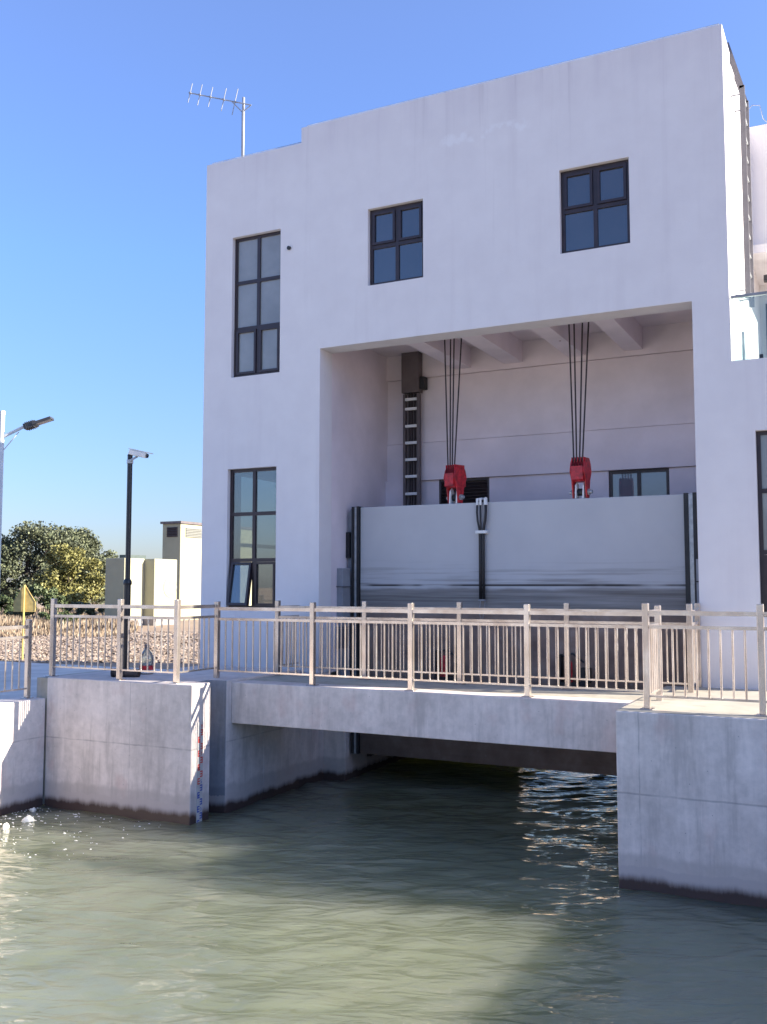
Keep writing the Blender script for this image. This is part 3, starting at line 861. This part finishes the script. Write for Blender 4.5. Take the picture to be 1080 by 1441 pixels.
bx, by = -10.72, 12.62
bt = thing('plastic_bottle', 'big clear plastic bottle with red and white label beside the black pole', 'bottle', (bx, by, 0))
mb = MB(); mb.tube([(bx,by,.0),(bx,by,.26),(bx,by,.33),(bx,by,.40),(bx,by,.43)], [.115,.115,.095,.04,.032], 16)
mb.build('body', m_glass('bottle_plastic', (.55,.5,.45), .04, .2, .7), bt, smooth=True)
mb = MB(); mb.tube([(bx,by,.43),(bx,by,.48)], .042, 12); mb.build('cap', BROWNPAINT, bt)
mb = MB(); mb.tube([(bx,by,.07),(bx,by,.14)], .118, 16, cap=False); mb.build('label', RED, bt)
mb = MB(); mb.tube([(bx,by,.02),(bx,by,.068)], .118, 16, cap=False); mb.build('label_band', WHITE, bt)

pi_ = thing('pipe_offcut', 'short dark pipe lying beside the foot of the black pole', 'pipe', (-10.7, 12.06, 0))
mb = MB(); q0 = Vector((-10.86,11.98,.066)); q1 = Vector((-10.44,12.12,.066))
n = 16; d = (q1-q0)
mb.tube([q0, q1], .065, n, cap=False); mb.tube([q1, q0], .05, n, cap=False)
mb.build('pipe', simple('rusty_pipe', (.075,.06,.055), .7, var=.4), pi_)
mb = MB(); mb.tube([q0+d*.0-d*.02, q0+d*.10], .072, n); mb.tube([q0+d*.42, q0+d*.5], .070, n); mb.build('collar', RUBBER, pi_)
o = MB().box(-11.0, -10.86, 12.10, 12.24, .001, .09).build('concrete_offcut', CONC_DECK); tag(o, 'small pale concrete scrap against the railing post by the pole', 'rubble')
bevel(o, .02)

# ------------------------------------------------------------------ street lamp, sign
lx, ly = at(-2.2, 26)
sl = thing('street_lamp', 'pale street lamp with an angled dark lamp head at the far left edge', 'street lamp', (lx, ly, ZL))
def lp(px_, y_): # point in the lamp's own plane
    q = at(px_, 26); return (q[0], q[1], 1.45 + 26*(823.5-y_)/1361.8)
mb = MB(); mb.tube([(lx,ly,ZL),(lx,ly,4.0),(lx,ly,lp(0,578)[2])], [.075,.072,.07], 12); mb.tube([(lx,ly,lp(0,581)[2]),(lx,ly,lp(0,576)[2])], .08, 12); mb.build('pole', LAMPPOLE, sl)
mb = MB(); mb.tube([(lx,ly,lp(0,614)[2]), lp(36,595)], .045, 8); mb.build('arm', LAMPPOLE, sl)
mb = MB(); mb.tube([(lx,ly,lp(0,636)[2]), lp(22,606)], .014, 6); mb.build('brace', LAMPPOLE, sl)
a = Vector(lp(31,599)); b = Vector(lp(70,586)); d = (b-a).normalized(); s_ = Vector((-FW.x,-FW.y,0)).normalized(); u_ = d.cross(s_).normalized()
if u_.z < 0: u_ = -u_
mb = MB(); mb.obox(a+d*.16, d, s_, u_, .17, .12, .075); mb.obox(a+d*.50, d, s_, u_, .26, .15, .035)
for k in range(5): mb.obox(a+d*(.06+k*.05), d, s_, u_, .008, .13, .10)
hd = mb.build('lamp_head', LAMPGREY, sl)
mb = MB(); mb.obox(a+d*.52-u_*.037, d, s_, u_, .2, .12, .004); mb.build('lens', PALEMETAL, hd)

sx, sy = at(36, 31)
def sp(px_, y_):
    q = at(px_, 31); return Vector((q[0], q[1], 1.45 + 31*(823.5-y_)/1361.8))
sg = thing('road_sign', 'yellow pentagon road sign seen from its back on a yellow post', 'road sign', (sx, sy, ZL))
mb = MB(); mb.tube([(sx,sy,ZL),(sx,sy,sp(36,823)[2])], .032, 10); mb.build('post', YELLOW, sg)
out = [sp(36,822), sp(51,846), sp(51,860), sp(21,860), sp(21,846)]
nb = Vector((FW.x, FW.y, 0))*.05
mb = MB(); k = len(out); vs = [q+nb for q in out]+[q+nb*1.8 for q in out]
mb.add(vs, [tuple(range(k)), tuple(range(k,2*k))[::-1]]+[(i,(i+1)%k,(i+1)%k+k,i+k) for i in range(k)]); mb.build('plate', YELLOW_BACK, sg)
mb = MB(); mb.tube([q+nb for q in out]+[out[0]+nb], .010, 6); mb.build('rim', YELLOW_BACK, sg)

# ------------------------------------------------------------------ small service buildings
kd = 56
kx, ky = at(176, kd); kx0 = at(141, kd)[0]
kx0 = kx - (kx-kx0)*1.12
def yat(px_, X):   # depth at which the plane x = X crosses that bearing
    t = (px_-540)/1361.8
    vx, vy = FW.x+RT.x*t, FW.y+RT.y*t
    return X*vy/vx
ztop = 1.45+kd*(823.5-784.6)/1361.8
ks = thing('service_building', 'low cream service building with a green roof hatch', 'service building', (kx, ky, ZL))
y1 = yat(204, kx); X2 = kx+.75; y2 = yat(207, X2); y3 = yat(250, X2)
y2 = y1+.02
mb = MB(); mb.box(kx0, kx, ky, y2, ZL-.2, ztop); mb.box(kx0+.3, X2, y2, y3, ZL-.2, ztop-.02)
bevel(mb.build('wall', CREAM, ks), .03)
mb = MB(); mb.box(kx0+.6, kx-.3, ky+.5, ky+2.2, ztop, ztop+.20); mb.build('roof_hatch', GREENROOF, ks)
mb = MB(); yv = yat(240.5, X2); zc = 1.45+58*(823.5-826)/1361.8
mb.tube([(X2, yv, zc+.0),(X2+.02, yv, zc)], .62, 24); mb.build('round_mark', simple('grey_mark', (.21,.215,.19), .7), ks)  # flat round grey disc on the side wall
mb = MB(); mb.box(kx0-.04, kx+.04, ky-.04, y2-.1, ZL-.2, ZL+.5); mb.box(kx0+.3, X2+.04, y2-.04, y3+.04, ZL-.2, ZL+.5); mb.build('plinth', simple('plinth_render', (.27,.25,.24), .9), ks)
td = 66
tx1, ty1 = at(254, td); tx0 = tx1-(tx1-at(222, td)[0])*1.12
tt = 1.45+td*(823.5-734)/1361.8
tw = thing('service_tower', 'tall cream service tower with louvred vents under its flat roof', 'tower', (tx1, ty1, ZL))
mb = MB(); mb.box(tx0, tx1, ty1, ty1+9, ZL-.2, tt-.1); bevel(mb.build('wall', CREAM, tw), .03)
mb = MB(); mb.box(tx0-.12, tx1+.12, ty1-.12, ty1+9.1, tt-.1, tt+.06); mb.build('roof', BROWNPAINT, tw)
mb = MB(); zv0, zv1 = 1.45+td*(823.5-755)/1361.8, 1.45+td*(823.5-741)/1361.8
xa, xb = tx0+(tx1-tx0)*.26, tx0+(tx1-tx0)*.84
mb.box(xa, xb, ty1-.02, ty1+.02, zv0, zv1)
for k in range(6): mb.obox(((xa+xb)/2, ty1-.04, zv0+.06+k*.11), (1,0,0), (0,.8,-.6), (0,.6,.8), (xb-xa)/2, .05, .01)
mb.build('vent', LOUVRE, tw)
for k in range(3):
    ya = ty1+.55+k*1.9
    mb = MB(); mb.box(tx1-.02, tx1+.02, ya, ya+1.75, zv0, zv1)
    for j in range(6): mb.obox((tx1+.04, ya+.87, zv0+.06+j*.11), (0,1,0), (.8,0,-.6), (.6,0,.8), .87, .05, .01)
    mb.build('vent', PALELOUVRE, tw)

# ------------------------------------------------------------------ vegetation
def leaves(mb_v, mb_f, c, r, n, size):
    c = np.array(c)
    d = rng.normal(size=(n,3)); d /= np.linalg.norm(d, axis=1)[:,None]
    rad = rng.random(n)**.45
    P_ = c + d*rad[:,None]*np.array(r)
    for p_ in P_:
        u = rng.normal(size=3); u /= np.linalg.norm(u)
        v = np.cross(u, rng.normal(size=3)); v /= np.linalg.norm(v)
        s = size*(.6+.8*rng.random()); b0 = len(mb_v)
        mb_v += [tuple(p_-u*s), tuple(p_+v*s*.55), tuple(p_+u*s), tuple(p_-v*s*.55)]
        mb_f.append((b0,b0+1,b0+2,b0+3))
def tree(name, label, cat, x, y, z0, h, w, m, nclump=34, n=130, size=.22, group=None, trunk=True, low=.12):
    t = thing(name, label, cat, (x, y, z0), group)
    V, F = [], []
    tb = MB()
    tips = []
    for k in range(nclump):
        an = rng.random()*2*PI; f = rng.random()**.55
        hz = low+(1-low)*rng.random()**.8
        rr = w*.5*math.sqrt(max(.05, 1-((hz-.42)/.62)**2))*f
        c = (x+rr*math.cos(an), y+rr*math.sin(an), z0+h*(hz*.93))
        q = h*(.085+.075*rng.random())
        leaves(V, F, c, (q*1.15, q*1.15, q*.85), n, size)
        tips.append(c)
    me = MB(); me.v, me.f = V, F
    me.build('crown', m, t, fix=False)
    if trunk:
        tb.tube([(x,y,z0-.2),(x+.1,y,z0+h*.25),(x-.05,y+.1,z0+h*.55),(x,y,z0+h*.8)], [h*.03,h*.024,h*.015,h*.006], 9)
        for c in tips[:12]:
            s0 = Vector((x,y,z0+h*(.18+.35*rng.random()))); c = Vector(c)
            tb.tube([s0, (s0+c)/2+Vector((0,0,-.12*h*.3)), c], [h*.011,h*.008,h*.003], 6)
        tb.build('trunk', BARK, t)
    return t
def put(px_, d): return at(px_, d)
T = 'trees beyond the left bank'
for (pxx, d, h, wd, m, nm, lb, nc) in (
    (38, 92, 8.3, 8.5, LEAFDARK, 'broadleaf_tree', 'tall dark green tree, leftmost of the clump beyond the bank', 64),
    (100, 94, 8.0, 8.0, LEAFDARK, 'broadleaf_tree', 'dark green tree behind the yellowish tree in the clump', 60),
    (-22, 90, 6.4, 7.0, LEAFDARK, 'broadleaf_tree', 'dark green tree cut by the left edge of the photo', 46),
    (101, 78, 5.6, 4.8, LEAFYEL, 'broadleaf_tree', 'yellow green sunlit tree in front of the dark tree clump', 44),
    (133, 97, 6.6, 4.6, LEAFDARK, 'broadleaf_tree', 'narrow dark tree at the right end of the clump beside the cream building', 40)):
    X_, Y_ = put(pxx, d); tree(nm, lb, 'tree', X_, Y_, ZL, h, wd, m, nc, 270, .135, T)
for (pxx, d, h, wd, m, lb) in ((60, 66, 2.5, 3.4, LEAFMID, 'pale green rounded bush in front of the dark trees'),
                               (6, 64, 1.7, 2.6, LEAFMID, 'small bush in the dry grass at the left edge'),
                               (118, 60, 1.3, 2.6, LEAFDARK, 'low dark scrub beside the cream building'),
                               (84, 55, .9, 3.0, LEAFMID, 'low weedy scrub in the dry grass behind the railing corner post'),
                               (38, 58, 1.0, 2.2, LEAFDARK, 'low dark weeds right behind the yellow sign')):
    X_, Y_ = put(pxx, d); tree('bush', lb, 'bush', X_, Y_, ZL, h, wd, m, 26, 120, .11, 'bushes in the dry grass', trunk=False, low=.05)

# dry grass: one uncountable mass
V, F = [], []
for k in range(26000):
    d = 44+46*rng.random()**1.15; pxx = -70+265*rng.random()
    X_, Y_ = at(pxx, d)
    dens = math.sin(X_*.31+1.2)*math.sin(Y_*.23)+.5*math.sin(X_*.9+Y_*.7)
    if dens < -.55+.4*rng.random() and d < 62: continue
    hgt = (.16+.40*rng.random())*(1.0 if d > 50 else .4)*(1+.5*max(0,dens))
    a_ = rng.random()*2*PI; wv = .035+.03*rng.random(); lean = rng.normal(size=2)*.22*hgt
    b0 = len(V)
    V += [(X_-wv*math.cos(a_), Y_-wv*math.sin(a_), ZL-.02), (X_+wv*math.cos(a_), Y_+wv*math.sin(a_), ZL-.02), (X_+lean[0], Y_+lean[1], ZL+hgt)]
    F.append((b0,b0+1,b0+2))
me = MB(); me.v, me.f = V, F
tag(me.build('dry_grass', DRY, fix=False), 'tall dry brown grass below the trees', 'grass', kind='stuff')

# rubble stones: one uncountable mass
V, F = [], []
ico = [(0,0,1),(.9,0,.35),(.28,.85,.4),(-.72,.53,.4),(-.72,-.53,.35),(.28,-.85,.4),(.7,.5,-.4),(-.3,.85,-.4),(-.9,0,-.4),(-.3,-.85,-.4),(.7,-.5,-.4)]
icf = [(0,1,2),(0,2,3),(0,3,4),(0,4,5),(0,5,1),(1,6,2),(2,7,3),(3,8,4),(4,9,5),(5,10,1),(2,6,7),(3,7,8),(4,8,9),(5,9,10),(1,10,6)]
for k in range(13000):
    d = 29.5+20*rng.random()**.8; pxx = -60+420*rng.random()
    X_, Y_ = at(pxx, d)
    if Y_ < 21.75 or X_ > -12.45: continue
    s = .03+.075*rng.random()**2.5
    R_ = Matrix.Rotation(rng.random()*6.28, 3, 'Z') @ Matrix.Rotation(rng.random()*6.28, 3, 'X')
    b0 = len(V); j = .75+.5*rng.random(3)
    for q in ico:
        v = R_ @ Vector((q[0]*j[0], q[1]*j[1], q[2]*j[2]*.8))
        V.append((X_+v.x*s, Y_+v.y*s, ZL+.01+v.z*s*.62))
    F += [tuple(i+b0 for i in f) for f in icf]
me = MB(); me.v, me.f = V, F
tag(me.build('rubble', STONE, fix=False), 'pale broken stone rubble spread behind the left railing', 'rubble', kind='stuff')

# ------------------------------------------------------------------ flotsam by the left bank
def lump(x, y, s, label, seed, k=(1,1,1)):
    r = np.random.default_rng(seed)
    bm = bmesh.new(); bmesh.ops.create_icosphere(bm, subdivisions=3, radius=1)
    ph = r.random(6)*6
    for v in bm.verts:
        n_ = 1+.13*math.sin(3*v.co.x+ph[0])+.12*math.sin(4*v.co.y+ph[1])+.1*math.sin(5*v.co.z+ph[2])+.05*r.normal()
        v.co = Vector((v.co.x*s*k[0]*n_, v.co.y*s*k[1]*n_, v.co.z*s*k[2]*n_))
    me_ = bpy.data.meshes.new('foam_lump'); bm.to_mesh(me_); bm.free(); me_.materials.append(FOAM)
    o_ = bpy.data.objects.new('foam_lump', me_); COL.objects.link(o_); o_.location = (x, y, ZW+.02*s/.1*.5)
    tag(o_, label, 'floating litter', 'white litter floating by the left bank')
lump(-11.18, 10.62, .075, 'round white foam ball floating below the left abutment', 1)
lump(-11.12, 10.15, .055, 'small white foam piece floating in front of the round ball', 2, (.8,1,1.2))
lump(-11.55, 10.12, .11, 'broad flat white foam lump nearest the left edge', 3, (1.6,1,.55))
lump(-11.62, 11.12, .045, 'tiny white foam piece in the corner of bank wall and abutment', 4)
V, F = [], []
for k in range(240):
    X_ = -11.7+2.6*rng.random()**2.2; Y_ = 9.1+2.2*rng.random()
    s = .005+.018*rng.random()**3; b0 = len(V); n_ = 5; a0 = rng.random()*6
    for j in range(n_): 
        rr = s*(.6+.6*rng.random()); V.append((X_+rr*math.cos(a0+j*2*PI/n_)*1.5, Y_+rr*math.sin(a0+j*2*PI/n_), ZW+.022))
    V += [(X_, Y_, ZW+.032)]
    F += [(b0+j, b0+(j+1)%n_, b0+n_) for j in range(n_)]
me = MB(); me.v, me.f = V, F
tag(me.build('scum', FOAM, fix=False), 'scattered white scum flecks floating beside the bank wall', 'scum', kind='stuff')

# ------------------------------------------------------------------ light, sky, camera
SUN = Vector((1, .30, .42)).normalized()
elev = math.asin(SUN.z); azim = math.atan2(SUN.x, SUN.y)
ld_ = bpy.data.lights.new('sun', 'SUN'); ld_.energy = 5.0; ld_.angle = math.radians(.55); ld_.color = (1, .92, .77)
so = bpy.data.objects.new('sun', ld_); COL.objects.link(so)
so.rotation_euler = (-SUN).to_track_quat('-Z', 'Y').to_euler()
W = bpy.data.worlds.new('World'); S.world = W; W.use_nodes = True
nt = W.node_tree; bg = nt.nodes['Background']
sky = nt.nodes.new('ShaderNodeTexSky'); sky.sky_type = 'NISHITA'; sky.sun_disc = False
sky.sun_elevation = elev; sky.sun_rotation = azim
sky.air_density = 1.0; sky.dust_density = .6; sky.ozone_density = 2.0
tc = N(nt, 'ShaderNodeTexCoord'); sx_ = N(nt, 'ShaderNodeSeparateXYZ'); L(nt, tc.outputs['Generated'], sx_.inputs[0])
tint = ramp(nt, math_(nt, 'MAXIMUM', sx_.outputs[2], 0.), [(0., (.43,.45,.62)), (.10, (.50,.56,.77)), (.32, (.66,.80,1.15)), (.52, (.86,.89,1.2)), (.72, (1.,.95,1.08)), (1., (1.08,1.0,1.06))])
L(nt, mix(nt, 1., sky.outputs[0], tint, 'MULTIPLY'), bg.inputs['Color']); bg.inputs['Strength'].default_value = .092

cam = bpy.data.cameras.new('camera'); co = bpy.data.objects.new('camera', cam); COL.objects.link(co)
cam.sensor_fit = 'VERTICAL'; cam.sensor_height = 36; cam.lens = 1361.77/1441*36
cam.clip_end = 3000; cam.clip_start = .05
PITCH = .0758708
f = Vector((FW.x*math.cos(PITCH), FW.y*math.cos(PITCH), math.sin(PITCH)))
co.location = (0, 0, 1.45)
co.rotation_euler = f.to_track_quat('-Z', 'Y').to_euler()
S.camera = co
S.view_settings.view_transform = 'Standard'; S.view_settings.look = 'None'
S.view_settings.gamma = 1; S.view_settings.exposure = 1.68
S.cycles.max_bounces = 8
